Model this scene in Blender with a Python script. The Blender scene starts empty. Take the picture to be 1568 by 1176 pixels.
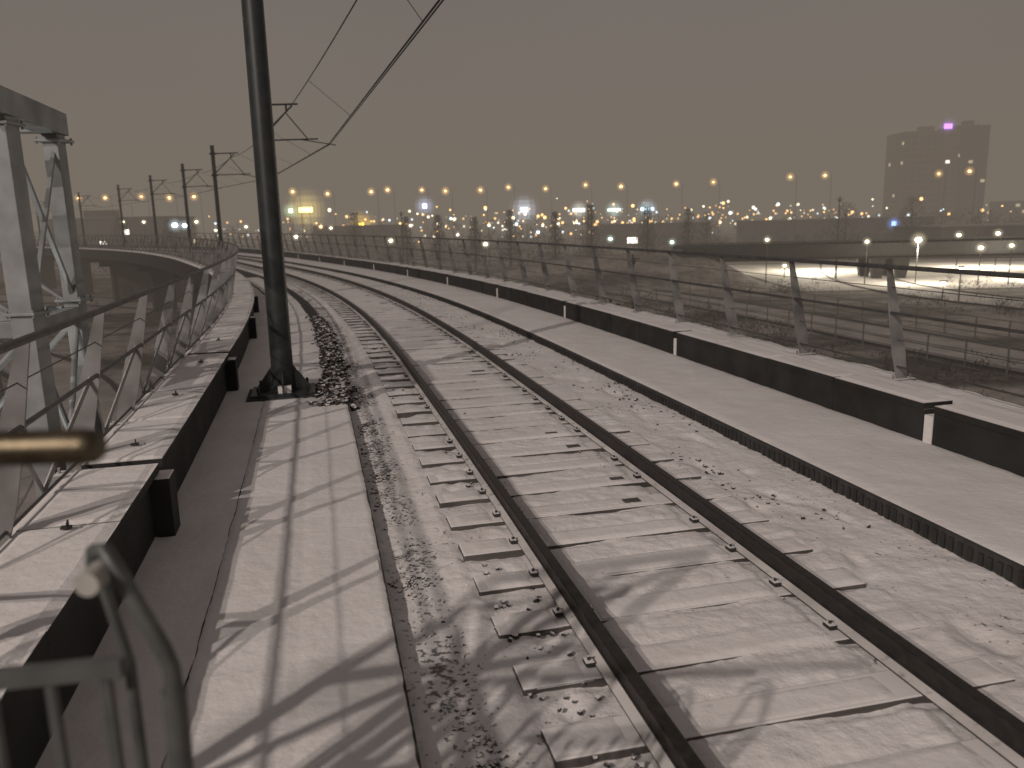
import bpy, math, random, bisect
from mathutils import Vector, Matrix, noise
random.seed(7)
D=bpy.data; SC=bpy.context.scene
def col(c): return (c[0],c[1],c[2],1)
# ---------------------------------------------------------------- materials
def newmat(n):
    m=D.materials.new(n); m.use_nodes=True
    nt=m.node_tree; b=nt.nodes['Principled BSDF']; return m,nt,b
def N(nt,t,**k):
    n=nt.nodes.new(t)
    for a,v in k.items(): setattr(n,a,v)
    return n
def noise_n(nt,scale,detail=4,vec=None,rough=.5):
    n=N(nt,'ShaderNodeTexNoise'); n.inputs['Scale'].default_value=scale; n.inputs['Detail'].default_value=detail
    n.inputs['Roughness'].default_value=rough
    if vec: nt.links.new(vec,n.inputs['Vector'])
    return n.outputs['Fac']
def ramp(nt,inp,p0,p1,c0=(0,0,0),c1=(1,1,1)):
    r=N(nt,'ShaderNodeValToRGB'); e=r.color_ramp.elements
    e[0].position=p0; e[0].color=col(c0); e[1].position=p1; e[1].color=col(c1)
    nt.links.new(inp,r.inputs[0]); return r.outputs[0]
def mixc(nt,f,a,b):
    m=N(nt,'ShaderNodeMix',data_type='RGBA')
    if isinstance(f,float): m.inputs[0].default_value=f
    else: nt.links.new(f,m.inputs[0])
    for i,x in ((6,a),(7,b)):
        if isinstance(x,tuple): m.inputs[i].default_value=col(x)
        else: nt.links.new(x,m.inputs[i])
    return m.outputs[2]
def math_n(nt,op,a,b=0.0):
    m=N(nt,'ShaderNodeMath',operation=op)
    for i,x in ((0,a),(1,b)):
        if isinstance(x,(float,int)): m.inputs[i].default_value=x
        else: nt.links.new(x,m.inputs[i])
    return m.outputs[0]
def bump(nt,b,h,s,d):
    n=N(nt,'ShaderNodeBump'); n.inputs['Strength'].default_value=s; n.inputs['Distance'].default_value=d
    nt.links.new(h,n.inputs['Height']); nt.links.new(n.outputs[0],b.inputs['Normal'])
def pos(nt): return N(nt,'ShaderNodeNewGeometry').outputs['Position']
SNOW=(.85,.815,.80); SNOW2=(.75,.705,.685)
def plain(name,c,rough=.7,var=.35,scale=6,metal=0,bs=.3,bd=.004):
    m,nt,b=newmat(name)
    b.inputs['Roughness'].default_value=rough; b.inputs['Metallic'].default_value=metal
    P=pos(nt)
    f=ramp(nt,noise_n(nt,scale,3,P),.3,.7)
    cc=mixc(nt,f,tuple(x*(1-var) for x in c),tuple(min(1,x*(1+var*.6)) for x in c))
    nt.links.new(cc,b.inputs['Base Color'])
    if bs: bump(nt,b,noise_n(nt,scale*12,1,P),bs,bd)
    return m
def snowy(name,c,thr=.75,soft=.12,amount=.3,scale=9,rough=.8,lo=SNOW2,hi=SNOW):
    """base colour with snow lying on upward faces"""
    m,nt,b=newmat(name); g=N(nt,'ShaderNodeNewGeometry'); P=g.outputs['Position']
    s=N(nt,'ShaderNodeSeparateXYZ'); nt.links.new(g.outputs['True Normal'],s.inputs[0])
    nz=noise_n(nt,scale,3,P,.6)
    v=math_n(nt,'ADD',s.outputs[2],math_n(nt,'MULTIPLY',math_n(nt,'SUBTRACT',nz,.5),amount))
    f=ramp(nt,v,thr-soft,thr+soft)
    n2=noise_n(nt,2.4,3,P)
    dark=mixc(nt,ramp(nt,n2,.3,.7),tuple(x*.55 for x in c),tuple(x*1.35 for x in c))
    sn=mixc(nt,ramp(nt,n2,.35,.7),lo,hi)
    nt.links.new(mixc(nt,f,dark,sn),b.inputs['Base Color']); b.inputs['Roughness'].default_value=rough
    return m
def snowmat(name,a=SNOW2,bb=SNOW,speck=0,bs=.4,fd=.14):
    m,nt,b=newmat(name); P=pos(nt)
    base=mixc(nt,ramp(nt,noise_n(nt,.9,4,P,.65),.33,.66),a,bb)
    fn=noise_n(nt,40,2,P)
    fine=ramp(nt,fn,.25,.7)
    base=mixc(nt,math_n(nt,'MULTIPLY',math_n(nt,'SUBTRACT',1.0,fine),fd),base,tuple(x*.55 for x in a))
    if speck:
        at=N(nt,'ShaderNodeAttribute',attribute_name='dirt')
        n1=noise_n(nt,24,2,P,.55); n2=noise_n(nt,2.2,3,P)
        v=math_n(nt,'ADD',math_n(nt,'ADD',n1,math_n(nt,'MULTIPLY',math_n(nt,'SUBTRACT',n2,.5),.5)),math_n(nt,'MULTIPLY',at.outputs['Fac'],.22))
        f=math_n(nt,'MULTIPLY',ramp(nt,v,.74,.82),.85)
        base=mixc(nt,f,base,(.095,.085,.079))
    nt.links.new(base,b.inputs['Base Color']); b.inputs['Roughness'].default_value=.85
    bump(nt,b,noise_n(nt,11,4,P,.6),bs,.03)
    return m
def emis(name,c,s):
    m,nt,b=newmat(name); b.inputs['Base Color'].default_value=col((.1,.1,.1))
    b.inputs['Emission Color'].default_value=col(c); b.inputs['Emission Strength'].default_value=s
    try: m.cycles.emission_sampling='NONE'
    except Exception: pass
    return m
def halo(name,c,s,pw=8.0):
    """lamp glow in fog, painted on a soft additive sphere, same from every side"""
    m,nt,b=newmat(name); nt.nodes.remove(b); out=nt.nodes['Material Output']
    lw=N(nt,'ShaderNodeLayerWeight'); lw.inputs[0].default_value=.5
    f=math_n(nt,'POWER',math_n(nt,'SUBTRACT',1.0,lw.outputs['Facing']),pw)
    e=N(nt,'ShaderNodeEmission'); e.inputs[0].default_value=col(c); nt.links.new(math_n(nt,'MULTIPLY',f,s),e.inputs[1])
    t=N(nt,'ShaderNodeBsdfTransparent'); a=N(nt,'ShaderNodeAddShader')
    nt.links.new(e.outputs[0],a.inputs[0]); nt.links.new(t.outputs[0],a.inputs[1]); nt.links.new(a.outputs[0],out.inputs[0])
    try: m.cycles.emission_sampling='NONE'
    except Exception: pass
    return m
# ---------------------------------------------------------------- mesh builder
class MB:
    def __init__(s): s.v=[];s.f=[];s.m=[]
    def face(s,pts,mat=0):
        i=len(s.v); s.v+= [tuple(p) for p in pts]; s.f.append(tuple(range(i,i+len(pts)))); s.m.append(mat)
    def obox(s,c,ax,ay,az,mat=0):
        c=Vector(c);ax=Vector(ax);ay=Vector(ay);az=Vector(az);i=len(s.v)
        for sx,sy,sz in ((-1,-1,-1),(1,-1,-1),(1,1,-1),(-1,1,-1),(-1,-1,1),(1,-1,1),(1,1,1),(-1,1,1)):
            s.v.append(tuple(c+ax*sx+ay*sy+az*sz))
        for q in ((0,3,2,1),(4,5,6,7),(0,1,5,4),(1,2,6,5),(2,3,7,6),(3,0,4,7)):
            s.f.append(tuple(i+k for k in q)); s.m.append(mat)
    def box(s,x0,x1,y0,y1,z0,z1,mat=0):
        s.obox(((x0+x1)/2,(y0+y1)/2,(z0+z1)/2),((x1-x0)/2,0,0),(0,(y1-y0)/2,0),(0,0,(z1-z0)/2),mat)
    def beam(s,p,q,w,h,mat=0,up=(0,0,1)):
        p=Vector(p);q=Vector(q);d=q-p; u=Vector(up)
        if abs(d.normalized().dot(u))>.98: u=Vector((0,1,0))
        r=d.cross(u).normalized(); uu=r.cross(d).normalized()
        s.obox((p+q)/2,r*w/2,d/2,uu*h/2,mat)
    def tube(s,pts,r,n=10,mat=0,cap=True):
        pts=[Vector(p) for p in pts]; rs=r if isinstance(r,(list,tuple)) else [r]*len(pts)
        base=len(s.v); ref=None
        for k,p in enumerate(pts):
            d=(pts[min(k+1,len(pts)-1)]-pts[max(k-1,0)]).normalized()
            if ref is None:
                ref=Vector((0,0,1)) if abs(d.z)<.9 else Vector((1,0,0))
            a=d.cross(ref).normalized(); bq=a.cross(d).normalized(); ref=bq
            for j in range(n):
                t=2*math.pi*j/n; s.v.append(tuple(p+(a*math.cos(t)+bq*math.sin(t))*rs[k]))
        for k in range(len(pts)-1):
            for j in range(n):
                a0=base+k*n+j;a1=base+k*n+(j+1)%n
                s.f.append((a0,a1,a1+n,a0+n)); s.m.append(mat)
        if cap:
            s.f.append(tuple(base+j for j in range(n))[::-1]); s.m.append(mat)
            e=base+(len(pts)-1)*n; s.f.append(tuple(e+j for j in range(n))); s.m.append(mat)
    def prism(s,poly,ext,mat=0):
        e=Vector(ext); i=len(s.v); n=len(poly)
        for p in poly: s.v.append(tuple(Vector(p)-e/2))
        for p in poly: s.v.append(tuple(Vector(p)+e/2))
        s.f.append(tuple(range(i,i+n))[::-1]);s.m.append(mat)
        s.f.append(tuple(range(i+n,i+2*n)));s.m.append(mat)
        for k in range(n):
            k2=(k+1)%n; s.f.append((i+k,i+k2,i+n+k2,i+n+k)); s.m.append(mat)
    def ball(s,c,r,mat=0,nu=14,nv=8,sq=1):
        i=len(s.v)
        for a in range(nv+1):
            th=math.pi*a/nv
            for b in range(nu):
                ph=2*math.pi*b/nu
                s.v.append((c[0]+r*math.sin(th)*math.cos(ph),c[1]+r*math.sin(th)*math.sin(ph),c[2]+sq*r*math.cos(th)))
        for a in range(nv):
            for b in range(nu):
                b2=(b+1)%nu; s.f.append((i+a*nu+b,i+(a+1)*nu+b,i+(a+1)*nu+b2,i+a*nu+b2)); s.m.append(mat)
    def build(s,name,mats,smooth=False,parent=None,bevel=0):
        me=D.meshes.new(name); me.from_pydata(s.v,[],s.f)
        for m in mats: me.materials.append(m)
        me.polygons.foreach_set('material_index',s.m)
        if smooth: me.polygons.foreach_set('use_smooth',[True]*len(s.f))
        me.update()
        o=D.objects.new(name,me); SC.collection.objects.link(o)
        if parent: o.parent=parent
        if bevel:
            bm=o.modifiers.new('bevel','BEVEL'); bm.width=bevel; bm.segments=2; bm.limit_method='ANGLE'
        if smooth:
            try: me.set_sharp_from_angle(angle=math.radians(40))
            except Exception: pass
        return o
# ---------------------------------------------------------------- track alignment
KY=[-30,-14,0,7.2,12,16,24,32,40,48,60,75,90,110,140,180]
KX=[9.2,5.55,2.2,.52,-.65,-1.65,-3.95,-6.8,-10.2,-14.1,-20.4,-29.8,-40.5,-58,-88,-132]
def slopes():
    n=len(KY); d=[(KX[i+1]-KX[i])/(KY[i+1]-KY[i]) for i in range(n-1)]
    return [d[0]]+[(d[i-1]*(KY[i+1]-KY[i])+d[i]*(KY[i]-KY[i-1]))/(KY[i+1]-KY[i-1]) for i in range(1,n-1)]+[d[-1]]
KM=slopes()
def cx(Y):
    i=max(0,min(len(KY)-2,bisect.bisect(KY,Y)-1)); h=KY[i+1]-KY[i]; t=(Y-KY[i])/h
    return (2*t**3-3*t*t+1)*KX[i]+(t**3-2*t*t+t)*h*KM[i]+(-2*t**3+3*t*t)*KX[i+1]+(t**3-t*t)*h*KM[i+1]
def dcx(Y): return (cx(Y+.3)-cx(Y-.3))/.6
def zc(Y):
    t=max(0,min(Y-12,60)); return .00006*t*t
TS=[0.0];TY=[-14.0]
while TY[-1]<150:
    y=TY[-1]; TY.append(y+.1); TS.append(TS[-1]+.1*math.sqrt(1+dcx(y)**2))
def s2y(s):
    i=max(0,min(len(TS)-2,bisect.bisect(TS,s)-1)); return TY[i]+(s-TS[i])/(TS[i+1]-TS[i])*.1
def y2s(y):
    i=max(0,min(len(TY)-2,int((y+14)/.1))); return TS[i]+(y-TY[i])/.1*(TS[i+1]-TS[i])
def frame(s):
    Y=s2y(s); d=dcx(Y); n=math.sqrt(1+d*d)
    return Vector((cx(Y),Y,zc(Y))),Vector((d/n,1/n,0)),Vector((1/n,-d/n,0))
def TP(s,o,z):
    c,t,r=frame(s); return c+r*o+Vector((0,0,z))
SE=TS[-1]
def srange(s0,s1,near=.3,far=1.5):
    out=[s0]
    while out[-1]<s1: out.append(min(s1,out[-1]+(near if out[-1]<45 else far)))
    return out
def sweep(mb,prof,s0,s1,mats,closed=False,near=.4,far=1.5,caps=False):
    ss=srange(s0,s1,near,far); n=len(prof); base=len(mb.v)
    for s in ss:
        c,t,r=frame(s)
        for o,z in prof: mb.v.append(tuple(c+r*o+Vector((0,0,z))))
    m=n if closed else n-1
    for k in range(len(ss)-1):
        for j in range(m):
            j2=(j+1)%n; a=base+k*n
            mb.f.append((a+j,a+j2,a+n+j2,a+n+j)); mb.m.append(mats[j] if isinstance(mats,list) else mats)
    if caps and closed:
        mb.f.append(tuple(base+j for j in range(n))[::-1]); mb.m.append(mats if not isinstance(mats,list) else mats[0])
        e=base+(len(ss)-1)*n; mb.f.append(tuple(e+j for j in range(n))); mb.m.append(mats if not isinstance(mats,list) else mats[0])
S0=0.0
def snowsheet(mb,o0,o1,z,s0,s1,ds,do,amp=.006,edge=.02,seams=None,wob=.012,mat=0):
    """thin lumpy snow cover with rounded, uneven edges"""
    no=max(3,int((o1-o0)/do)); ns=max(2,int((s1-s0)/ds)); base=len(mb.v)
    for i in range(ns+1):
        s=s0+(s1-s0)*i/ns; c,t,r=frame(s)
        for j in range(no+1):
            f=j/no; o=o0+(o1-o0)*f
            w=wob*noise.noise(Vector((s*2.5,o0*7,0)))+wob*.6*noise.noise(Vector((s*9,o0*3,4)))
            if j==0: o-=w
            if j==no: o+=w
            p=Vector((o,s,z)); h=z+amp*(noise.noise(p*1.1)+.7*noise.noise(p*4)+.35*noise.noise(p*11))
            if seams: h-=seams(s,o)
            if j in (0,no) or i in (0,ns): h=z-edge
            mb.v.append(tuple(c+r*o+Vector((0,0,h))))
    w_=no+1
    for i in range(ns):
        for j in range(no):
            a=base+i*w_+j; mb.f.append((a,a+1,a+w_+1,a+w_)); mb.m.append(mat)
# ---------------------------------------------------------------- material instances
M_bed=snowmat('snowy_ballast',speck=1,bs=.6)
M_snow=snowmat('snow',bs=.35)
M_conc=plain('deck_concrete',(.05,.047,.045),.9)
M_wall=snowy('dark_concrete_with_snow',(.024,.0235,.023),.7,.1,.25,7)
M_sleeper=snowy('sleeper_with_snow',(.085,.076,.07),.72,.10,.38,6)
M_rail=plain('rail_steel',(.030,.026,.024),.5,.4,14,.3)
M_railtop=plain('rail_head_worn',(.045,.039,.036),.4,.35,20,.5,.1)
M_foot=snowy('rail_foot_with_snow',(.05,.045,.042),.74,.12,.9,10,.8,(.5,.47,.45),(.72,.69,.67))
M_fast=snowy('fastener_iron',(.035,.032,.03),.8,.1,.9,18,.8)
M_dark=plain('dark_iron',(.03,.028,.026),.7)
M_mast=plain('painted_mast',(.030,.034,.034),.45,.35,5,.0,.15)
M_galvs=snowy('galvanised_steel_snow',(.23,.222,.215),.85,.1,.2,12,.55)
M_galv=plain('galvanised_steel',(.19,.185,.178),.5,.25,5,.3,.1)
M_tube=plain('fence_tube',(.09,.087,.084),.45,.35,6,.3,.1)
M_wire=plain('wire',(.02,.02,.02),.6,.1,5,.0,0)
M_stone=snowy('ballast_stone',(.05,.046,.044),.86,.06,.4,30,.9)
M_frame=plain('grey_painted_steel',(.27,.28,.28),.5,.3,3,.0,.2)
# ---------------------------------------------------------------- viaduct deck
mb=MB()
prof=[(-4.25,-.12),(-3.0,-.12),(-2.99,-.26),(2.25,-.26),(4.8,-.08),(4.85,-.1),(4.85,-.75),(2.4,-1.5),(-2.2,-1.5),(-4.3,-.75)]
sweep(mb,prof,S0,SE,[0,0,0,0,0,1,1,1,1,1],closed=True,caps=True)
s=y2s(8)
while s<SE-5:
    c,t,r=frame(s); zt=c.z-1.5
    mb.obox((c.x,c.y,(zt-6)/2),r*1.1,t*.5,(0,0,(zt+6)/2),1)
    mb.obox((c.x,c.y,zt-.25),r*2.2,t*.6,(0,0,.249),1); s+=17
mb.build('railway_viaduct',[M_snow,M_conc])
sa0=y2s(.6)
def bed(name,sa,sb,ds,do):
    me=D.meshes.new(name); vs=[];fs=[];dirt=[]
    no=int((2.24+1.85)/do); ns=int((sb-sa)/ds)
    for i in range(ns+1):
        s=sa+(sb-sa)*i/ns; c,t,r=frame(s)
        for j in range(no+1):
            o=-1.85+(4.09)*j/no
            p=Vector((o,s,0))
            z=-.176+.016*noise.noise(p*1.3)+.013*noise.noise(p*4)+.008*noise.noise(p*12)+.004*noise.noise(p*25)
            d=.05
            if o<-1.28:
                k=min(1,(-1.28-o)/.2); z-=.03*k; d=.1+.68*k*math.exp(-((o+1.62)/.18)**2)+.15*k
            elif o<-.80: z-=.010; d=.14
            elif o>1.3: d=.26; z-=.01*min(1,(o-1.3)/.3)
            elif o>.8: z+=.012; d=.10
            elif abs(o)<.6:
                z+=.014; d=-.08
            d+=.3*noise.noise(p*.8)
            for ro in (-.7525,.7525):
                e=abs(o-ro)
                if e<.2: z-=.014*(1-e/.2); d+=.15*(1-e/.2)
            ph=((s-sa0)%.6)/.6
            if abs(o)<1.28:
                # hollows against the sleeper faces, a soft roll between
                if ph<.06 or ph>.90: z-=.026*max(0,.6+noise.noise(p*1.6+Vector((0,0,5))))
                if .40<ph<.50: z-=.008
            if -1.25<o<-.85 or 1.0<o<1.9:
                z-=.022*max(0,noise.noise(Vector((o*4.5,s*2.2,8)))-.15)*3
            vs.append(tuple(c+r*o+Vector((0,0,z)))); dirt.append(max(-.1,d))
    w=no+1
    for i in range(ns):
        for j in range(no): a=i*w+j; fs.append((a,a+1,a+w+1,a+w))
    me.from_pydata(vs,[],fs); me.materials.append(M_bed)
    at=me.attributes.new('dirt','FLOAT','POINT'); at.data.foreach_set('value',dirt)
    me.polygons.foreach_set('use_smooth',[True]*len(fs)); me.update()
    o=D.objects.new(name,me); SC.collection.objects.link(o); return o
bed('snowy_ballast_ground',S0,y2s(1.8),.2,.1)
bed('snowy_ballast_ground',y2s(1.8),y2s(10),.03,.032)
bed('snowy_ballast_ground',y2s(10),y2s(26),.08,.06)
bed('snowy_ballast_ground',y2s(26),SE,.4,.14)
mb=MB(); s=sa0-.6*20; sl=[]
while s<SE-1:
    c,t,r=frame(s+.13); sl.append(s+.13)
    jz=random.uniform(-.010,.0); tt=(t+r*random.uniform(-.012,.012)).normalized()
    mb.obox(c+Vector((0,0,-.248+jz)),r*1.26,tt*.13,(0,0,.087),0)
    s+=.6
mb.build('railway_sleepers',[M_sleeper],bevel=.014)
mb=MB()
for k,s in enumerate(sl):
    if s<y2s(2) or s>y2s(22): continue
    for a,b in ((-1.24+random.uniform(0,.08),-.87),(-.60,.60),(.87,1.26)):
        dn=.03 if s<y2s(9) else .06
        e0=random.uniform(-.015,.015); z=-.152+random.uniform(-.007,.005)
        if a>.5: z-=.003
        snowsheet(mb,a,b,z,s-.12+e0,s+.125+e0,dn,.05 if dn<.05 else .1,.007,.017,None,.025)
mb.build('snow_on_sleepers',[M_snow],smooth=True)
# rails
RO=.7525
for sg in (-1,1):
    mb=MB()
    p=[(-.07,-.157),(-.07,-.147),(-.02,-.128),(-.009,-.115),(-.009,-.045),(-.034,-.035),(-.036,-.008),(-.028,0.0),(.028,0.0),(.036,-.008),(.034,-.035),(.009,-.045),(.009,-.115),(.02,-.128),(.07,-.147),(.07,-.157)]
    mats=[2,2,0,0,0,0,0,1,0,0,0,0,0,2,2,0]
    sweep(mb,[(sg*RO+a,z) for a,z in p],S0,SE,mats,closed=True,near=.5)
    mb.build('steel_rail',[M_rail,M_railtop,M_foot])
mb=MB()
for s in sl:
    if s>62: break
    c,t,r=frame(s)
    for sg in (-1,1):
        for o in (-.1,.1):
            if random.random()<.35: continue
            q=c+r*(sg*RO+o)
            mb.obox(q+Vector((0,0,-.142)),r*.026,t*.036,(0,0,.014))
            mb.tube([q+Vector((0,0,-.135)),q+Vector((0,0,-.104))],.011,6)
    if random.random()<.22:
        o=RO-random.uniform(.30,.42)
        mb.obox(c+r*o+Vector((0,0,-.150)),r*random.uniform(.06,.12),t*random.uniform(.03,.05),(0,0,.005),1)
mb.build('rail_fasteners',[M_fast,plain('bare_sleeper',(.10,.088,.08),.8)],bevel=.005)
# loose stones
mb=MB()
def stone(p,r):
    i=len(mb.v); rot=Matrix.Rotation(random.uniform(0,6.28),3,'Z')@Matrix.Rotation(random.uniform(-.6,.6),3,'X')
    for sx,sy,sz in ((-1,-1,-1),(1,-1,-1),(1,1,-1),(-1,1,-1),(-1,-1,1),(1,-1,1),(1,1,1),(-1,1,1)):
        q=Vector((sx*random.uniform(.5,1),sy*random.uniform(.5,1),sz*random.uniform(.35,.8)))*r
        mb.v.append(tuple(p+rot@q))
    for q in ((0,3,2,1),(4,5,6,7),(0,1,5,4),(1,2,6,5),(2,3,7,6),(3,0,4,7)):
        mb.f.append(tuple(i+k for k in q)); mb.m.append(0)
for i in range(17000):
    s=y2s(2.2)+ (random.random()**1.4)*32; u=random.random()
    if u<.45: o=random.triangular(-1.84,-1.3,-1.65)
    elif u<.58: o=random.uniform(-1.3,-.88)
    elif u<.80: o=random.uniform(1.1,2.2)
    elif u<.92: o=random.choice((-1,1))*RO+random.choice((-1,1))*random.uniform(.13,.2)
    else: o=random.uniform(-.55,.55)
    nz=noise.noise(Vector((o*1.2,s*.8,3)))
    lim=.02 if u<.45 else (.22 if u<.92 else .35)
    if nz<lim+random.uniform(-.25,.25): continue
    if u>.45 and random.random()<.55: continue
    stone(TP(s,o,-.179 if o>-1.25 else -.212),random.uniform(.006,.018))
for i in range(1300):
    s=y2s(11.0)+(random.random()**1.3)*11; o=random.gauss(-2.0,.12) if s<y2s(13) else random.gauss(-1.95,.10)
    if not -2.4<o<-1.68: continue
    stone(TP(s,o,random.uniform(-.14,-.05) if o<-1.82 else random.uniform(-.2,-.14)),random.uniform(.02,.042))
mb.build('ballast_stones',[M_stone])
# walkway: slabs under a thin continuous snow cover
mb=MB()
sweep(mb,[(-3.0,-.26),(-3.0,-.112),(-1.86,-.112),(-1.855,-.26)],S0,SE,1)
def seam(s,o):
    h=0
    if abs(o+2.42)<.03: h+=.004
    if ((s-.1)%1.0)<.04: h+=.0025
    if o<-2.97 or o>-1.89: h+=.004
    return h
snowsheet(mb,-3.0,-1.86,-.100,S0,y2s(2),.3,.1,.005,.02,None)
snowsheet(mb,-3.0,-1.86,-.100,y2s(2),y2s(12),.033,.03,.007,.02,seam)
snowsheet(mb,-2.98,-2.1,-.100,y2s(12),y2s(40),.2,.1,.012,.02,None)
mb.build('concrete_walkway',[M_snow,M_conc],smooth=True)
mb=MB(); snowsheet(mb,-3.56,-2.99,-.106,S0,y2s(30),.1,.05,.012,.0,None); mb.build('gutter_snow',[M_snow],smooth=True)
# right service path with ribbed kerb
mb=MB()
sweep(mb,[(2.2,-.27),(2.2,-.058),(2.24,-.056),(2.26,-.075),(3.77,-.075),(3.77,-.2)],S0,SE,[1,1,1,1,0,0])
snowsheet(mb,2.228,3.775,-.045,y2s(2.5),y2s(24),.07,.07,.012,.02,None,.02)
snowsheet(mb,2.228,3.775,-.045,y2s(24),SE,.5,.3,.01,.02,None,.01)
s=S0
while s<60:
    c,t,r=frame(s); mb.obox(c+r*2.195+Vector((0,0,-.13)),r*.010,t*.022,(0,0,random.uniform(.035,.058)),2); s+=.085*random.uniform(.9,1.15)
mb.build('service_path',[M_snow,M_conc,M_dark],smooth=True)
# parapet walls
def wall(name,o0,o1,z1,first,L,gap,lip):
    mb=MB(); s=y2s(first)
    while s>2: s-=L
    while s<SE-L:
        n=4 if s<60 else 2
        for k in range(n):
            sa=s+(L/n)*k; sb=s+(L/n)*(k+1)-(gap if k==n-1 else 0)
            sm=(sa+sb)/2; c,t,r=frame(sm); h=(frame(sb)[0]-frame(sa)[0]).length/2
            zz=random.uniform(-.004,.004)
            mb.obox(c+r*(o0+o1)/2+Vector((0,0,(z1-.09-.6)/2)),r*((o1-o0)/2-lip),t*h,(0,0,(z1-.09+.6)/2),0)
            mb.obox(c+r*(o0+o1)/2+Vector((0,0,z1-.055+zz)),r*(o1-o0)/2,t*(h-.004),(0,0,.034),0)
        if s<60:
            for k in range(n):
                a=s+(L/n)*k; b=s+(L/n)*(k+1)-(gap if k==n-1 else 0)
                if b<y2s(2.0): continue
                fine=.05 if s<y2s(14) else .15
                snowsheet(mb,o0+.008,o1-.005,z1-.006,a+.006,b-.006,fine,.06,.006,.016,None,.014,1)
        s+=L
    return mb.build(name,[M_wall,M_snow],bevel=0)
wall('parapet_wall',-4.1,-3.5,.46,7.1,5.9,.16,.05)
wall('parapet_wall',3.76,4.12,.36,7.1,5.9,.13,.01)
mb=MB()
sweep(mb,[(4.125,.2),(4.125,.27),(4.4,.30),(4.84,.22),(4.86,.1),(4.86,-.2)],S0,SE,[0,0,0,0,1])
snowsheet(mb,4.12,4.84,.285,y2s(5),y2s(40),.12,.08,.03,.03,None,.02)
sweep(mb,[(-4.11,.35),(-4.3,.30),(-4.4,.22),(-4.4,-.8)],S0,SE,[0,0,1])
s=y2s(7.1)
while s>2: s-=5.9
while s<80:
    c,t,r=frame(s-.065); mb.obox(c+r*3.92+Vector((0,0,.07)),r*.145,t*.058,(0,0,.15)); s+=5.9
mb.build('snow_ledge',[M_snow,M_conc])
mb=MB(); s=y2s(7.1)
while s>2: s-=5.9
while s<110:
    c,t,r=frame(s-.2); mb.obox(c+r*(-3.50)+Vector((0,0,.1)),r*.10,t*.13,(0,0,.26)); s+=5.9
mb.build('wall_pilasters',[M_wall],bevel=.01)
# fences
def fence(name,side,first,step,ob,ot,zb,zt,diag):
    mb=MB(); s=y2s(first)
    while s>1.5: s-=step
    def at(f): return ob+(ot-ob)*f, zb+(zt-zb)*f
    prev=None
    while s<SE-2:
        c,t,r=frame(s)
        w=[(0,.07),(.25,.09),(.55,.075),(1,.032)]
        poly=[]
        for f,hw in w:
            o,z=at(f); poly.append(c+r*(o-hw)+Vector((0,0,z)))
        for f,hw in reversed(w):
            o,z=at(f); poly.append(c+r*(o+hw)+Vector((0,0,z)))
        mb.prism(poly,t*.022,0)
        mb.obox(c+r*ob+Vector((0,0,zb+.0)),r*.15,t*.08,(0,0,.014),0)
        for q in (-.12,.12): mb.tube([c+r*(ob+q)+Vector((0,0,zb)),c+r*(ob+q)+Vector((0,0,zb+.06))],.012,6,0)
        if prev is not None and s<75 and diag:
            f1,f2=.58,.1
            sm=(s+prev)/2
            a=TP(prev,*at(f1)); b=TP(sm,*at(f2)); d=TP(s,*at(f1))
            mb.beam(a,b,.012,.045,0); mb.beam(b,d,.012,.045,0)
        prev=s; s+=step
    si=1 if side<0 else -1
    for f,rad,mt in ((1.0,.026,1),(.6,.018,1),(.12,.012,1)):
        o,z=at(f); mb.tube([TP(q,o+si*.05,z) for q in srange(.5,SE-2,1,2)],rad,8,mt)
    for f in ((.36,.82) if not diag else (.8,)):
        o,z=at(f); mb.tube([TP(q,o,z) for q in srange(.5,SE-2,1,2)],.005,5,1)
    return mb.build(name,[M_galvs,M_tube])
fence('steel_fence',-1,5.55,1.78,-4.2,-3.86,.32,1.66,True)
fence('steel_fence',1,8.4,1.98,4.6,4.32,.28,1.64,False)
# ---------------------------------------------------------------- catenary masts and wires
def mast(Y,off,H,r0,arms,big=False):
    s=y2s(Y); c,t,r=frame(s); b=c+r*off
    mb=MB()
    mb.tube([b+Vector((0,0,-.1)),b+Vector((0,0,H))],[r0,r0*.85],20,0)
    mb.obox(b+Vector((0,0,H+.02)),r*r0*.9,t*r0*.9,(0,0,.02),0)
    if big:
        w=.44
        mb.obox(b+Vector((0,0,-.06)),r*w,t*w*.8,(0,0,.025),0)
        mb.obox(b+Vector((0,0,-.105)),r*(w+.06),t*(w*.8+.05),(0,0,.03),1)
        for d in (r,-r,t,-t):
            n=Vector((-d.y,d.x,0))
            mb.prism([b+d*.12+Vector((0,0,-.04)),b+d*.38+Vector((0,0,-.04)),b+d*.38+Vector((0,0,.0)),b+d*.14+Vector((0,0,.33))],n*.02,0)
        for a in (-1,1):
            for q in (-1,1):
                mb.tube([b+r*a*.33+t*q*.26+Vector((0,0,-.04)),b+r*a*.33+t*q*.26+Vector((0,0,.07))],.02,6,0)
        mb.obox(b+t*-.25+r*.02+Vector((0,0,.01)),r*.09,t*.05,(0,0,.05),2)
    if arms:
        A=lambda o,z:b+r*o+Vector((0,0,z))
        hz=5.15; ht=min(H-.1,6.3)
        mb.tube([A(0,ht),A(1.35,ht+.07)],.032,8,0)
        mb.tube([A(0,hz),A(1.95,hz+.08)],.026,8,0)
        mb.tube([A(0,hz+.05),A(1.15,ht+.01)],.028,8,0)
        mb.tube([A(.95,ht+.03),A(.95,ht-.21)],.035,8,0)
        mb.tube([A(1.35,hz+.05),A(2.55,hz-.12)],.018,6,0)
        mb.tube([A(.9,ht-.2),A(1.6,hz+.08)],.02,6,0)
        for z in (ht,hz): mb.obox(A(.0,z),r*(r0+.04),t*(r0+.04),(0,0,.05),0)
    return mb.build('catenary_mast',[M_mast,M_conc,M_snow],smooth=True)
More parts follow.
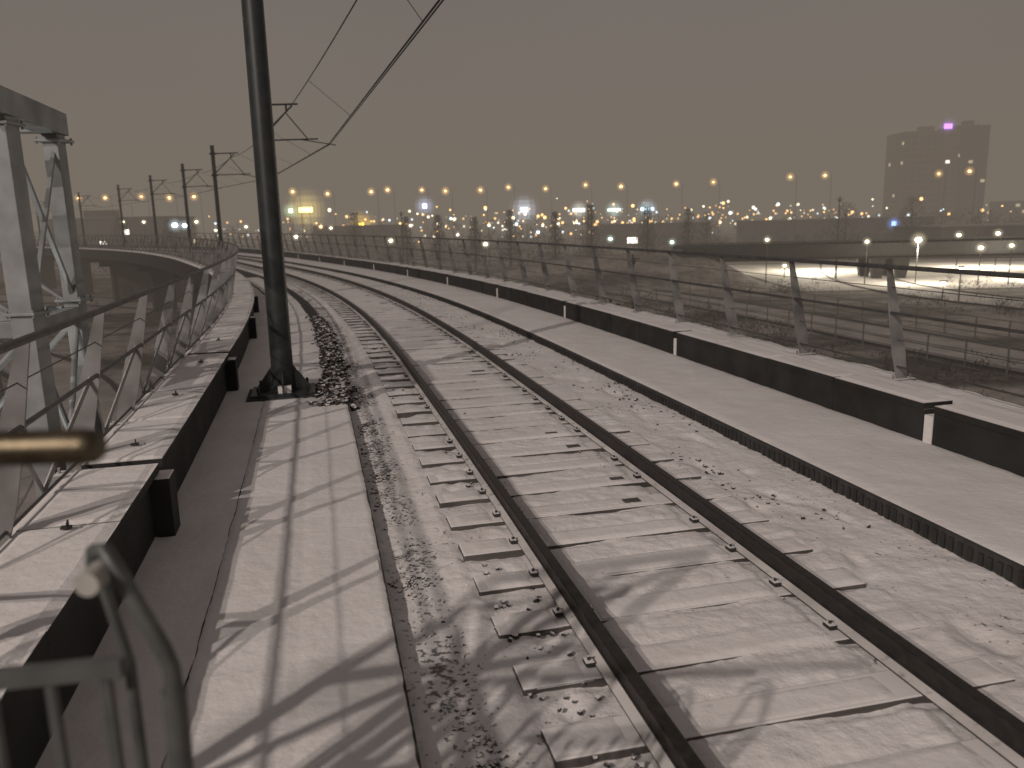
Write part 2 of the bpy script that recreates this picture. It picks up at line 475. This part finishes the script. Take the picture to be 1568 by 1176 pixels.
MYS=[12.0,29.3,47.5,60.5,73,86,100,115,130]
mast(-5,-2.75,7.2,.15,True)
for i,Y in enumerate(MYS): mast(Y,-2.72 if i==0 else -2.75,6.7 if i else 8.2,.155 if i==0 else .12,i>0,i==0)
mb=MB()
sp=[y2s(y) for y in [-5]+MYS[1:]]
con=[];mes=[]
for i in range(len(sp)-1):
    a,b=sp[i],sp[i+1]; n=14
    oa,ob=(.55 if i%2==0 else -.45),(.35 if (i+1)%2==0 else -.45)
    pa,pb=TP(a,oa,5.05),TP(b,ob,5.05)
    ma=TP(a,oa+.2,6.15); mb2=TP(b,-1.8,6.1)
    if i>0: ma=TP(a,-1.8,6.1)
    for k in range(n):
        f=k/n; con.append(pa.lerp(pb,f)); q=ma.lerp(mb2,f); q.z-=4*f*(1-f)*.3*((b-a)/30)**.5; mes.append(q)
        if k in (3,7,11): mb.tube([con[-1],mes[-1]],.006,5)
con.append(pb);mes.append(mb2)
mb.tube(con,.016,6); mb.tube([p+Vector((.05,0,0.0)) for p in con],.012,6); mb.tube(mes,.013,6)
mb.build('overhead_wires',[M_wire])
# ---------------------------------------------------------------- steel stair tower on the left
mb=MB()
def colm(x,y,w,z0=-6,z1=3.32): mb.obox((x,y,(z0+z1)/2),(w/2,0,0),(0,w/2,0),(0,0,(z1-z0)/2))
A=(-4.66,7.75);B=(-5.0,9.25);C=(-7.2,7.5);E=(-7.4,9.1)
for p,w in ((A,.22),(B,.17),(C,.2),(E,.2)): colm(p[0],p[1],w)
def v3(p,z): return Vector((p[0],p[1],z))
for p,q in ((A,B),(C,E),(A,C),(B,E)):
    P_,Q_=v3(p,3.44),v3(q,3.44); d=(Q_-P_).normalized()*.16
    if (p,q)==(A,B) or (p,q)==(C,E): mb.beam(P_-d*2,Q_+d,.24,.24)
    else: mb.beam(P_+d*.83,Q_-d*.83,.2,.2)
    for z in (1.35,-1.2,-3.8): mb.beam(v3(p,z)+d*.75,v3(q,z)-d*.75,.14,.16)
mb.beam(v3(A,3.27)+Vector((-.02,.1,0)),v3(B,1.5),.05,.05)
mb.beam(v3(B,3.2),v3(A,1.5)+Vector((0,.1,0)),.045,.045)
for z0,z1 in ((1.3,-1.1),(-1.2,-3.7)):
    mb.tube([v3(A,z0),v3(B,z1)],.035,8); mb.tube([v3(B,z0),v3(A,z1)],.035,8)
    mb.tube([v3(A,z0),v3(C,z1)],.035,8); mb.tube([v3(B,z0),v3(E,z1)],.035,8)
mb.tube([v3(C,3.3),v3(A,1.4)],.035,8); mb.tube([v3(E,3.3),v3(B,1.4)],.03,8)
for z in (1.5,3.25):
    for p in (A,B):
        mb.obox(v3(p,z),(.15,0,0),(0,.15,0),(0,0,.015))
        for dx in (-.125,.125):
            for dy in (-.125,.125): mb.tube([v3(p,z)+Vector((dx,dy,-.04)),v3(p,z)+Vector((dx,dy,.04))],.014,6)
mb.build('steel_stair_tower',[M_frame],bevel=.012)
# ---------------------------------------------------------------- gate and handrail beside the camera
M_brass=plain('brass',(.16,.13,.088),.42,.5,16,1.0,.25,.002)
M_end=plain('tube_end_cap',(.36,.34,.31),.6)
mb=MB()
mb.tube([(-2.1,1.13,1.945),(-.622,1.13,1.945),(-.608,1.13,1.945),(-.601,1.13,1.945)],[.0262,.0262,.0245,.019],24,0)
mb.tube([(-1.6,1.13,1.94),(-1.6,1.13,-.1)],.018,12,1)
mb.build('brass_handrail',[M_brass,M_frame],smooth=True)
mb=MB()
M_gate=plain('grey_gate_paint',(.10,.105,.103),.5,.35,8,.2,.2)
pts=[(-.80,1.42,1.60),(-.775,1.39,1.675),(-.745,1.37,1.685),(-.72,1.355,1.65),(-.652,1.35,1.50),(-.640,1.35,1.46),(-.640,1.35,1.42)]
mb.tube(pts,.016,14,0)
mb.tube([(-.640,1.35,1.43),(-.650,1.35,-.1)],.017,16,0)
mb.tube([(-.646,1.352,1.20),(-.642,1.352,1.415)],.022,14,0)
mb.tube([(-.748,1.36,1.650),(-.748,1.30,1.650)],.022,20,1)
mb.tube([(-.765,1.38,1.63),(-.735,1.385,1.45),(-.735,1.385,-.1)],.011,10,0)
mb.beam((-.70,1.30,1.495),(-1.45,1.30,1.43),.03,.03,0)
mb.beam((-1.43,1.30,1.42),(-1.43,1.30,-.1),.03,.03,0)
for x in (-.735,-.835,-.945,-1.05,-1.15,-1.25,-1.35):
    mb.beam((x,1.30,1.475+(x+.7)*.07),(x,1.30,.1),.016,.016,0)
mb.beam((-.735,1.30,.1),(-1.43,1.30,.1),.03,.03,0)
mb.build('steel_gate',[M_gate,M_end],smooth=True)
# unseen balustrade outside the wall, beside the camera, added to throw the striped shadow
mb=MB()
def RPt(Y,z,o=-4.35): return TP(y2s(Y),o,z)
for z,ra in ((2.25,.035),(.75,.025)): mb.tube([RPt(-4,z),RPt(1.75,z)],ra,10)
y=-4.0; k=0
while y<1.76:
    mb.tube([RPt(y,-1 if k%12==0 else .75),RPt(y,2.25)],.035 if k%12==0 else .026,8); y+=.15; k+=1
mb.tube([RPt(1.8,-1),RPt(1.8,2.9)],.045,10)
q0,q1=RPt(2.2,0,-4.6),RPt(2.2,0,-3.45)
for z in (2.55,1.9,1.25): mb.tube([q0+Vector((0,0,z)),q1+Vector((0,0,z))],.035,10)
mb.tube([q0+Vector((0,0,-1)),q0+Vector((0,0,2.55))],.045,10); mb.tube([q1+Vector((0,0,.4)),q1+Vector((0,0,2.55))],.045,10)
mb.tube([(q0+q1)/2+Vector((0,0,1.25)),(q0+q1)/2+Vector((0,0,2.55))],.035,10)
mb.tube([q0+Vector((0,0,1.25)),q1+Vector((0,0,2.55))],.03,8); mb.tube([q1+Vector((0,0,1.25)),q0+Vector((0,0,2.55))],.03,8)
mb.build('added_balustrade',[M_gate])
mb=MB()
for Y in (3.75,5.55,7.5,9.6,11.8,14):
    p=TP(y2s(Y),-3.78,.472); c,t,r=frame(y2s(Y))
    mb.obox(p,r*.03,t*.018,(0,0,.008)); mb.tube([p+t*.04,p+t*.04+Vector((0,0,.03)),p-t*.05+r*.02+Vector((0,0,.035)),p-t*.05+r*.02],.006,6)
mb.build('wall_anchor_clips',[M_dark])
# ---------------------------------------------------------------- lamps
WARM=(1,.56,.20);WHITE=(1,.84,.58);COOL=(.75,.9,1);GREEN=(.75,1,.8)
EM={}
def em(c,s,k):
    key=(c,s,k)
    if key not in EM: EM[key]=(emis if k=='e' else halo)('lamp_light' if k=='e' else 'painted_glow',c,s)
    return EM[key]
M_pole=plain('lamp_pole',(.05,.048,.045),.6,.2,2,.2,0)
def street_lamp(X,Y,z,c=WARM,r=.3,hr=1.5,hs=.6,arm=True):
    mb=MB(); top=z+.15
    mb.tube([(X+(1.6 if arm else 0),Y,-6),(X+(1.6 if arm else 0),Y,top)],[.07,.04],6,0)
    if arm: mb.tube([(X+1.6,Y,top),(X+.9,Y,top+.25),(X,Y,top+.2)],.04,6,0)
    mb.obox((X,Y,z+r*.8+.06),(r*1.3,0,0),(0,r*.8,0),(0,0,.08),0)
    mb.ball((X,Y,z),r,1,10,6,.8)
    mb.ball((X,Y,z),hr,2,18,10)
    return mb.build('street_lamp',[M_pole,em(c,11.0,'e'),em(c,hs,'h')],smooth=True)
for X in (-104,-97.5,-88.7,-82,-76,-52,-43.6,-33,-29,-20.7,-15,-6.5,.3,9.3,19,27.6,41,50,68.6,77,104.6,112):
    k_=random.uniform(.93,1.12)
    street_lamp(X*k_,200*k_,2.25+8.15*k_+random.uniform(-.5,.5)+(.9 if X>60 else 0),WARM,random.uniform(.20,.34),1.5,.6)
for X,Y,z,c,r in ((-70.4,150,4,WHITE,.2),(-66.6,150,3.9,WHITE,.2),(-57,150,3.7,WHITE,.25),(-61,150,3.2,COOL,.5),(-59.6,151,3.1,COOL,.4),
  (-48,150,2.6,WHITE,.22),(-53.6,150,2.1,WHITE,.2),(-39,150,.57,WHITE,.3),(-34.8,152,2.3,WARM,.25),(-32.3,149,2,WHITE,.22),(-20.2,140,-.36,WHITE,.3),
  (-3.4,120,-.8,WHITE,.28),(-18.5,155,2.1,WHITE,.22),(-9,145,.3,WHITE,.2),(-3.5,150,1.8,WHITE,.2),(5.1,140,.46,COOL,.22),(9.2,150,1.8,WHITE,.2),(15,120,-.5,GREEN,.25),
  (22.1,110,-.9,GREEN,.22),(31.8,100,-.6,WHITE,.2),(47.9,95,-.9,WHITE,.36),(41.9,95,-.96,WHITE,.2),(60.9,110,-.9,WHITE,.25),(52.4,90,-1.77,WHITE,.24),
  (66.2,110,-.8,WHITE,.26),(55.8,90,-1.6,WHITE,.2),(42,75,-3,WHITE,.18),(41,76,-4.4,WHITE,.22),(36.8,108,-4.3,WHITE,.2)):
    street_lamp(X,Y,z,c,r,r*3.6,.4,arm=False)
def pl(name,loc,e,c,rad=.3):
    l=D.lights.new(name,'POINT'); l.energy=e; l.color=c; l.shadow_soft_size=rad
    o=D.objects.new(name,l); o.location=loc; SC.collection.objects.link(o)
for loc,e in (((46,120,-1.6),11000),((70,119,-1.6),12000),((47.9,94.5,-1.9),3500),((60.9,96,-1.9),3500),((42,112,-4.6),1500)):
    pl('street_lamp_light',loc,e,(1,.9,.72))
pl('yard_lamp_light',(-5.8,8.3,-2.2),220,(.95,1,.95),.15)
# added floodlight, unseen behind the camera: throws fence shadows and brightens the near snow
FL=Vector((-9.6,-9.2,9.6))
mb=MB(); mb.tube([(FL.x-.5,FL.y-.4,-6),(FL.x-.5,FL.y-.4,FL.z+.5)],[.14,.09],12,0)
mb.beam((FL.x-.5,FL.y-.4,FL.z+.35),(FL.x,FL.y-.1,FL.z+.35),.08,.08,0)
mb.obox((FL.x-.05,FL.y-.1,FL.z+.22),(.28,0,0),(0,.22,0),(0,0,.07),0); mb.obox((FL.x-.05,FL.y-.1,FL.z+.135),(.24,0,0),(0,.18,0),(0,0,.012),1)
mb.build('added_floodlight',[M_mast,em((1,.88,.76),11.0,'e')])
pl('added_floodlight_light',FL,4600,(1,.89,.81),.09)
mb=MB()
for i in range(560):
    tz=random.uniform(-.54,.64); Y=random.uniform(300,560)
    if random.random()<.5: tz=random.gauss(.15,.19)
    z=random.choice((random.gauss(4.5,2.8),random.gauss(-1,3)))
    k=random.choice((0,0,0,0,1,1,2)); mb.ball((tz*Y,Y,z),random.choice((.2,.24,.3,.4,.6,.7)),k,7,4)
mb.build('distant_city_lights',[em(WARM,7,'e'),em(WHITE,7,'e'),em(COOL,6.0,'e')])
def sign(X,Y,z,w,h,c,s,hr):
    mb=MB()
    mb.box(X-w/2-.2,X+w/2+.2,Y,Y+.4,z-h/2-.2,z+h/2+.2,0)
    mb.box(X-w/2,X+w/2,Y-.1,Y-.003,z-h/2,z+h/2,1)
    for q in (-.3,.3): mb.tube([(X+w*q,Y+.2,-6),(X+w*q,Y+.2,z-h/2-.2)],.15,6,0)
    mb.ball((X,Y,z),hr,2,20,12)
    mb.build('illuminated_sign',[M_pole,em(c,s,'e'),em(c,.6,'h')])
sign(-73.7,300,8.5,5,1.8,(1,.75,.25),8,10); sign(-79.5,301,8.3,1.5,1.5,(.7,1,.6),6,4); sign(6,300,6.6,3.2,2.2,(.8,.87,1),2.2,7)
sign(26,300,6,4.5,1.2,(1,1,.9),5,4.5); sign(39,301,5.8,5,1,(.8,1,.9),4,4.5); sign(51,300,5.8,5,1.1,(.6,.85,1),5.5,5)
sign(-30.3,300,8.8,1.6,1.6,(.65,.7,1),9,5); sign(-52,290,2.4,1.9,1.8,(1,.6,.08),8,7); sign(94.5,200,-.3,1.1,1.1,(.25,.4,1),4,2.2)
# ---------------------------------------------------------------- buildings
M_win=plain('dark_window',(.03,.032,.036),.3,.3,1,0,0)
M_lit=em((1,.8,.5),1.3,'e'); M_lit2=em((1,.9,.8),5,'e')
def building(name,x0,x1,y0,y1,z1,c,storey=3.0,bay=3.2,lit=.05,roof=True,z0=-6,wc=None):
    mw=plain(name+'_wall',c,.9,.2,.15,0,0); ms=snowmat('roof_snow',(.3,.28,.26),(.4,.37,.35),bs=0)
    mwin=plain('dim_window',wc,.5,.3,1,0,0) if wc else M_win
    mb=MB(); mb.box(x0,x1,y0,y1,z0,z1,0); mb.box(x0-.15,x1+.15,y0-.15,y1+.15,z1,z1+.4,0); mb.box(x0,x1,y0,y1,z1+.405,z1+.5,1)
    nst=int((z1-z0)/storey); nb=max(1,int((x1-x0)/bay)); bw=(x1-x0)/nb
    for i in range(nst):
        zz=z0+i*storey+1.0
        for j in range(nb):
            xx=x0+j*bw+bw*.2; k=random.random(); m=2 if k>lit else random.choice((3,3,4))
            mb.box(xx-.08,xx+bw*.6+.08,y0-.05,y0-.002,zz-.12,zz-.02,0)
            mb.box(xx,xx+bw*.6,y0-.04,y0-.003,zz,zz+storey*.45,m)
        side=x0 if x0>0 else x1
        sg=-1 if x0>0 else 1
        nd=max(1,int((y1-y0)/bay)); dw=(y1-y0)/nd
        for j in range(nd):
            yy=y0+j*dw+dw*.2; a,b=sorted((side+sg*.04,side+sg*.003)); mb.box(a,b,yy,yy+dw*.6,zz,zz+storey*.45,2 if random.random()>lit else 3)
    if roof:
        mb.box(x0+(x1-x0)*.3,x0+(x1-x0)*.55,y0+1,y0+5,z1+.5,z1+2.6,0)
        mb.tube([(x0+(x1-x0)*.7,y0+2,z1+.5),(x0+(x1-x0)*.7,y0+2,z1+4)],.08,6,0)
    return mb.build(name,[mw,ms,mwin,M_lit,M_lit2])
tw=D.objects.new('apartment_tower',None); SC.collection.objects.link(tw)
for a in (building('front_wing',182,207,380,398,38,(.16,.085,.06),2.9,3.0,.03,wc=(.03,.024,.021)),building('rear_wing',207.3,223,384,400,40.5,(.045,.03,.025),2.9,2.8,.04,wc=(.02,.017,.016))): a.parent=tw
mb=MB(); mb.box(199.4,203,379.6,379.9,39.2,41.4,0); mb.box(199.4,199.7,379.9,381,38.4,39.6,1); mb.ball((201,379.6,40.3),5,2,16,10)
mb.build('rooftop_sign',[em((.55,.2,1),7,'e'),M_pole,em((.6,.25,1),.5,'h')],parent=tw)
building('office_building',-135,-100,240,262,6,(.07,.06,.052),3.2,3.5,.06)
building('warehouse',-62,-35,260,280,2.0,(.10,.09,.08),4,5,.1,False)
building('warehouse',30,62,250,270,.5,(.11,.10,.09),4,5,.12,False)
building('warehouse',70,120,230,250,.6,(.11,.10,.09),4,5,.06,False)
building('warehouse',85,125,160,180,-1.0,(.11,.10,.09),3,5,.05,False)
building('apartment_building',235,300,380,400,6,(.09,.075,.065),2.9,3.2,.03,wc=(.05,.042,.037))
building('house',-46,-40,95,104,-1.5,(.07,.06,.052),2.8,2,.0,False)
# ---------------------------------------------------------------- ground, roads, bridge
m,nt,b=newmat('rough_snowy_ground'); P=pos(nt)
mp=N(nt,'ShaderNodeMapping'); mp.inputs['Scale'].default_value=(.5,1.3,1); nt.links.new(P,mp.inputs[0])
f=ramp(nt,noise_n(nt,.07,6,mp.outputs[0],.62),.44,.58); f2=ramp(nt,noise_n(nt,.9,4,P,.6),.35,.7)
cA=mixc(nt,f2,(.045,.039,.033),(.13,.112,.097)); cB=mixc(nt,f2,(.22,.19,.17),(.40,.36,.33))
nt.links.new(mixc(nt,f,cA,cB),b.inputs['Base Color']); b.inputs['Roughness'].default_value=.95
M_ground=m
mb=MB(); mb.face([(-2500,-300,-6),(2500,-300,-6),(2500,4000,-6),(-2500,4000,-6)]); mb.build('ground',[M_ground])
def rsnow(name,c,v=.35): return plain(name,c,.9,v,.35,0,.3,.05)
def ribbon(name,pts,w,mat,z,kerb=True):
    mb=MB(); pts=[Vector((p[0],p[1],0)) for p in pts]; L=[]
    for _ in range(3):
        q=[pts[0]]
        for a,b in zip(pts[:-1],pts[1:]): q+=[a.lerp(b,.25),a.lerp(b,.75)]
        q.append(pts[-1]); pts=q
    for i,p in enumerate(pts):
        d=(pts[min(i+1,len(pts)-1)]-pts[max(i-1,0)]).normalized(); L.append((p,Vector((d.y,-d.x,0))))
    for (p,n),(q,n2) in zip(L[:-1],L[1:]):
        mb.face([p-n*w/2+Vector((0,0,z)),p+n*w/2+Vector((0,0,z)),q+n2*w/2+Vector((0,0,z)),q-n2*w/2+Vector((0,0,z))],0)
        if kerb:
            for sg in (-1,1):
                a,b=p+n*sg*(w/2+.1),q+n2*sg*(w/2+.1)
                mb.beam(a+Vector((0,0,z+.05)),b+Vector((0,0,z+.05)),.2,.14,1)
    mb.build(name,[mat,M_conc]); return L
M_road=rsnow('slushy_road',(.36,.325,.30)); M_road2=rsnow('packed_snow_road',(.5,.465,.44))
R1=ribbon('road',[(34,26),(27.7,44),(23,66),(15,92),(-3,130),(-45,190),(-140,260)],6,M_road,-5.98)
R2=ribbon('road',[(60,40),(48,62),(42,84),(46,110),(62,150),(60,230)],7,M_road2,-5.965)
R3=ribbon('road',[(15,150),(60,142),(130,130),(260,120)],9,M_road,-5.955)
R4=ribbon('cycle_path',[(-9,10),(-16,30),(-30,52),(-60,75),(-120,95)],4,M_road,-5.975)
R5=ribbon('road',[(-10,62),(-40,95),(-120,130),(-200,150)],7,M_road,-5.97)
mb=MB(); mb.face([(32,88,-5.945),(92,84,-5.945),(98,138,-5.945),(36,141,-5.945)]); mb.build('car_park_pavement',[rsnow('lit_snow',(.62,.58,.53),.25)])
def meshfence(name,L,off,h,z0):
    mb=MB(); pts=[p+n*off for p,n in L]
    for p,q in zip(pts[:-1],pts[1:]):
        d=(q-p).length; n=max(1,int(d/2.2))
        for i in range(n):
            a=p.lerp(q,i/n); mb.tube([a+Vector((0,0,z0)),a+Vector((0,0,z0+h))],.05,5)
        for f in (1,.66,.33,.05): mb.tube([p+Vector((0,0,z0+h*f)),q+Vector((0,0,z0+h*f))],.03,4,cap=False)
    mb.build(name,[M_galv])
meshfence('mesh_fence',R1[:90],4.2,1.5,-6); meshfence('mesh_fence',R1[:90],-4.2,1.5,-6)
meshfence('mesh_fence',R4,-3,1.3,-6)
M_bridge=snowy('bridge_concrete',(.014,.013,.012),.7,.1,.1,2,.8,(.12,.11,.10),(.2,.18,.17))
mb=MB(); p0,p1=Vector((22,103,0)),Vector((130,97,0)); d=(p1-p0).normalized(); n=Vector((-d.y,d.x,0)); c=(p0+p1)/2; L=(p1-p0).length/2
mb.obox(c+n*4+Vector((0,0,-2.5)),d*L,n*4.2,(0,0,.5))
mb.obox(c+n*4+Vector((0,0,-3.2)),d*L,n*2.5,(0,0,.199))
for o in (-.25,8.25): mb.obox(c+n*o+Vector((0,0,-2.1)),d*L,n*.15,(0,0,.7))
for t in (25,28,52,78,104):
    for o in (1.8,6.2):
        q=p0+d*t+n*o; mb.prism([q+Vector((-1.0,0,-3.4)),q+Vector((1.0,0,-3.4)),q+Vector((.55,0,-6)),q+Vector((-.55,0,-6))],n*.8)
mb.tube([p0+n*-.25+Vector((0,0,-1.0)),p1+n*-.25+Vector((0,0,-1.0))],.06,6)
t=0
while t<2*L: mb.tube([p0+d*t+n*-.25+Vector((0,0,-1.45)),p0+d*t+n*-.25+Vector((0,0,-1.0))],.04,5); t+=3
mb.build('road_bridge',[M_bridge])
mb=MB(); nx,ny=30,14
for i in range(nx+1):
    for j in range(ny+1):
        x=-14+46*i/nx; y=94+30*j/ny; fx=min(1,(i/nx)/.5); e=min(1,min(j,ny-j)/4); fx=max(0,fx)*(1 if i<nx*.86 else max(0,(nx-i)/(nx*.14)))
        mb.v.append((x,y,-6.05+3.4*fx*e+.25*noise.noise(Vector((x,y,0))*.4)))
for i in range(nx):
    for j in range(ny):
        a=i*(ny+1)+j; mb.f.append((a,a+ny+1,a+ny+2,a+1)); mb.m.append(0)
mb.build('earth_embankment',[M_ground],smooth=True)
# ---------------------------------------------------------------- vegetation
def veg(c,name):
    m,nt,b=newmat(name); b.inputs['Base Color'].default_value=col(c); b.inputs['Roughness'].default_value=.95; return m
M_bark=veg((.04,.034,.03),'bark'); M_tw=veg((.045,.038,.031),'winter_twigs'); M_tw2=veg((.085,.073,.06),'frosted_twigs')
def twigs(mb,c,r,h,n,sz,mats=(1,1,2)):
    for i in range(n):
        a=random.uniform(0,6.28); t=random.random()
        rr=r*math.sqrt(random.random())*(1-.75*t**1.5)*(1+.3*math.sin(5*a+t*9)); p=Vector((c[0]+rr*math.cos(a),c[1]+rr*math.sin(a),c[2]+h*t))
        d=Vector((random.uniform(-1,1),random.uniform(-1,1),random.uniform(-.1,1.3)))*sz; e=Vector((random.uniform(-1,1),random.uniform(-1,1),random.uniform(-.4,.4)))*sz*.35
        mb.face([p,p+e,p+d],random.choice(mats))
def tree(name,X,Y,h,r,n=700):
    mb=MB(); b=Vector((X,Y,-6))
    mb.tube([b,b+Vector((.1,0,h*.45)),b+Vector((0,.1,h*.95))],[.28,.17,.03],7,0)
    for k in range(16):
        f=random.uniform(.15,.8); a=random.uniform(0,6.28); L=r*(1-f*.7)
        p=b+Vector((0,0,h*f)); q=p+Vector((math.cos(a)*L,math.sin(a)*L,L*.9)); mb.tube([p,(p+q)/2+Vector((0,0,-.1)),q],[.08,.05,.015],5,0)
    twigs(mb,(X,Y,-6+h*.12),r,h*.9,n,.42)
    mb.build(name,[M_bark,M_tw,M_tw2])
for X,Y,h,r in ((-12.4,145,9.5,1.9),(-6.0,146,9,1.8),(0.3,146,10,1.9),(8,140,9.5,1.8),(14.5,143,10.5,2),(24,141,10,2),(30,136,9.5,2.1),(-20,160,9.5,2),(-66,160,10,3),(-78,165,11,3.2),(-31,165,10.5,2.6)):
    tree('poplar_tree',X,Y,h,r,1500)
tree('bare_tree',62,150,10,4,1200); tree('bare_tree',84,170,11,4.5,1200); tree('bare_tree',-90,150,11,4,1000); tree('bare_tree',40,165,9,3.5,900)
mb=MB()
for i in range(460):
    tz=random.uniform(-.72,.78); Y=random.choice((random.uniform(205,300),random.uniform(150,280))); h=random.uniform(4,9.5) if Y>200 else random.uniform(2,5)
    if abs(tz-.1)<.18 and random.random()<.4: h*=.6
    twigs(mb,(tz*Y,Y,-6),random.uniform(3,6),h,70,.9)
mb.build('distant_tree_line',[M_bark,M_tw,M_tw2])
mb=MB()
for i in range(750):
    X=random.uniform(6,75); Y=random.uniform(34,90)
    if noise.noise(Vector((X,Y,0))*.06)<.0: continue
    ok=all(((p.x-X)**2+(p.y-Y)**2)>22 for p,n in R1+R2)
    if ok: twigs(mb,(X,Y,-6),random.uniform(.6,1.8),random.uniform(.5,1.7),70,.22)
for i in range(350):
    Y=random.uniform(20,120); X=-.35*Y-random.uniform(3,40)
    if noise.noise(Vector((X,Y,0))*.08)<.05: continue
    if all(((p.x-X)**2+(p.y-Y)**2)>14 for p,n in R4+R5) and (X-cx(min(150,Y)))< -6.5: twigs(mb,(X,Y,-6),random.uniform(.6,1.6),random.uniform(.4,1.2),60,.22)
mb.build('winter_shrubs',[M_bark,M_tw,M_tw2])
for X,Y,z in ((-18.2,140,4.5),(13.5,138,5),(42.5,105,4.5),(9.5,62,-.4),(5,40,-1.6)):
    mb=MB(); mb.tube([(X,Y,-6),(X,Y,z)],[.14,.08],8); mb.tube([(X-.5,Y,z-.3),(X+.5,Y,z-.3)],.05,6); mb.obox((X,Y,z-.55),(.18,0,0),(0,.12,0),(0,0,.16)); mb.build('utility_pole',[M_pole],smooth=True)
# ---------------------------------------------------------------- night fog bank over the low ground
m=D.materials.new('fog'); m.use_nodes=True; nt=m.node_tree; nt.nodes.remove(nt.nodes['Principled BSDF']); out=nt.nodes['Material Output']
k=.0033
ab=N(nt,'ShaderNodeVolumeAbsorption'); ab.inputs['Color'].default_value=(0,0,0,1); ab.inputs['Density'].default_value=k
ee=N(nt,'ShaderNodeEmission'); ee.inputs[0].default_value=(.185,.155,.126,1); ee.inputs[1].default_value=k  # haze brightness put in as emission in place of scattered light
ad=N(nt,'ShaderNodeAddShader'); nt.links.new(ab.outputs[0],ad.inputs[0]); nt.links.new(ee.outputs[0],ad.inputs[1]); nt.links.new(ad.outputs[0],out.inputs['Volume'])
mb=MB(); mb.box(-900,900,22,900,-7,58); mb.build('fog_bank',[m])
# ---------------------------------------------------------------- sun and sky
trav=Vector((.472,.703,-.532))
l=D.lights.new('sun','SUN'); l.energy=.85; l.angle=math.radians(.6); l.color=(1,.88,.80)
o=D.objects.new('sun',l); o.rotation_euler=trav.to_track_quat('-Z','Y').to_euler(); SC.collection.objects.link(o)
w=D.worlds.new('World'); SC.world=w; w.use_nodes=True; nt=w.node_tree; bg=nt.nodes['Background']
tc=N(nt,'ShaderNodeTexCoord'); sp_=N(nt,'ShaderNodeSeparateXYZ'); nt.links.new(tc.outputs['Generated'],sp_.inputs[0])
r=N(nt,'ShaderNodeValToRGB'); cr=r.color_ramp; cr.interpolation='B_SPLINE'
data=[(0,(.13,.112,.10)),(.49,(.19,.157,.122)),(.505,(.215,.180,.143)),(.54,(.190,.168,.150)),(.60,(.168,.152,.144)),(.70,(.132,.114,.110)),(1,(.145,.129,.125))]
e=cr.elements; e[0].position=data[0][0]; e[0].color=col(data[0][1]); e[1].position=1; e[1].color=col(data[-1][1])
for p_,c_ in data[1:-1]:
    q=e.new(p_); q.color=col(c_)
mp_=N(nt,'ShaderNodeMapRange'); mp_.inputs['From Min'].default_value=-1; mp_.inputs['From Max'].default_value=1
nt.links.new(sp_.outputs[2],mp_.inputs[0]); nt.links.new(mp_.outputs[0],r.inputs[0])
nn=noise_n(nt,1.6,2,tc.outputs['Generated']); fv=ramp(nt,nn,.3,.7,(.9,.9,.9),(1.1,1.1,1.1))
mm=N(nt,'ShaderNodeMix',data_type='RGBA',blend_type='MULTIPLY'); mm.inputs[0].default_value=1; nt.links.new(r.outputs[0],mm.inputs[6]); nt.links.new(fv,mm.inputs[7])
nt.links.new(mm.outputs[2],bg.inputs[0]); bg.inputs[1].default_value=1.0
# ---------------------------------------------------------------- camera
cam=D.cameras.new('camera'); cam.lens=28.2; cam.sensor_width=36; cam.clip_end=6000; cam.clip_start=.05
cam.dof.use_dof=True; cam.dof.focus_distance=7; cam.dof.aperture_fstop=1.8
co=D.objects.new('camera',cam); SC.collection.objects.link(co); SC.camera=co
p_=math.radians(11.4); rr=math.radians(1.4)
F=Vector((0,math.cos(p_),-math.sin(p_))); U0=Vector((0,math.sin(p_),math.cos(p_))); R0=Vector((1,0,0))
Rc=R0*math.cos(rr)-U0*math.sin(rr); Uc=R0*math.sin(rr)+U0*math.cos(rr)
M=Matrix((Rc,Uc,-F)).transposed().to_4x4(); M.translation=(0,0,2.25); co.matrix_world=M
SC.view_settings.view_transform='Standard'; SC.view_settings.look='None'; SC.view_settings.exposure=0
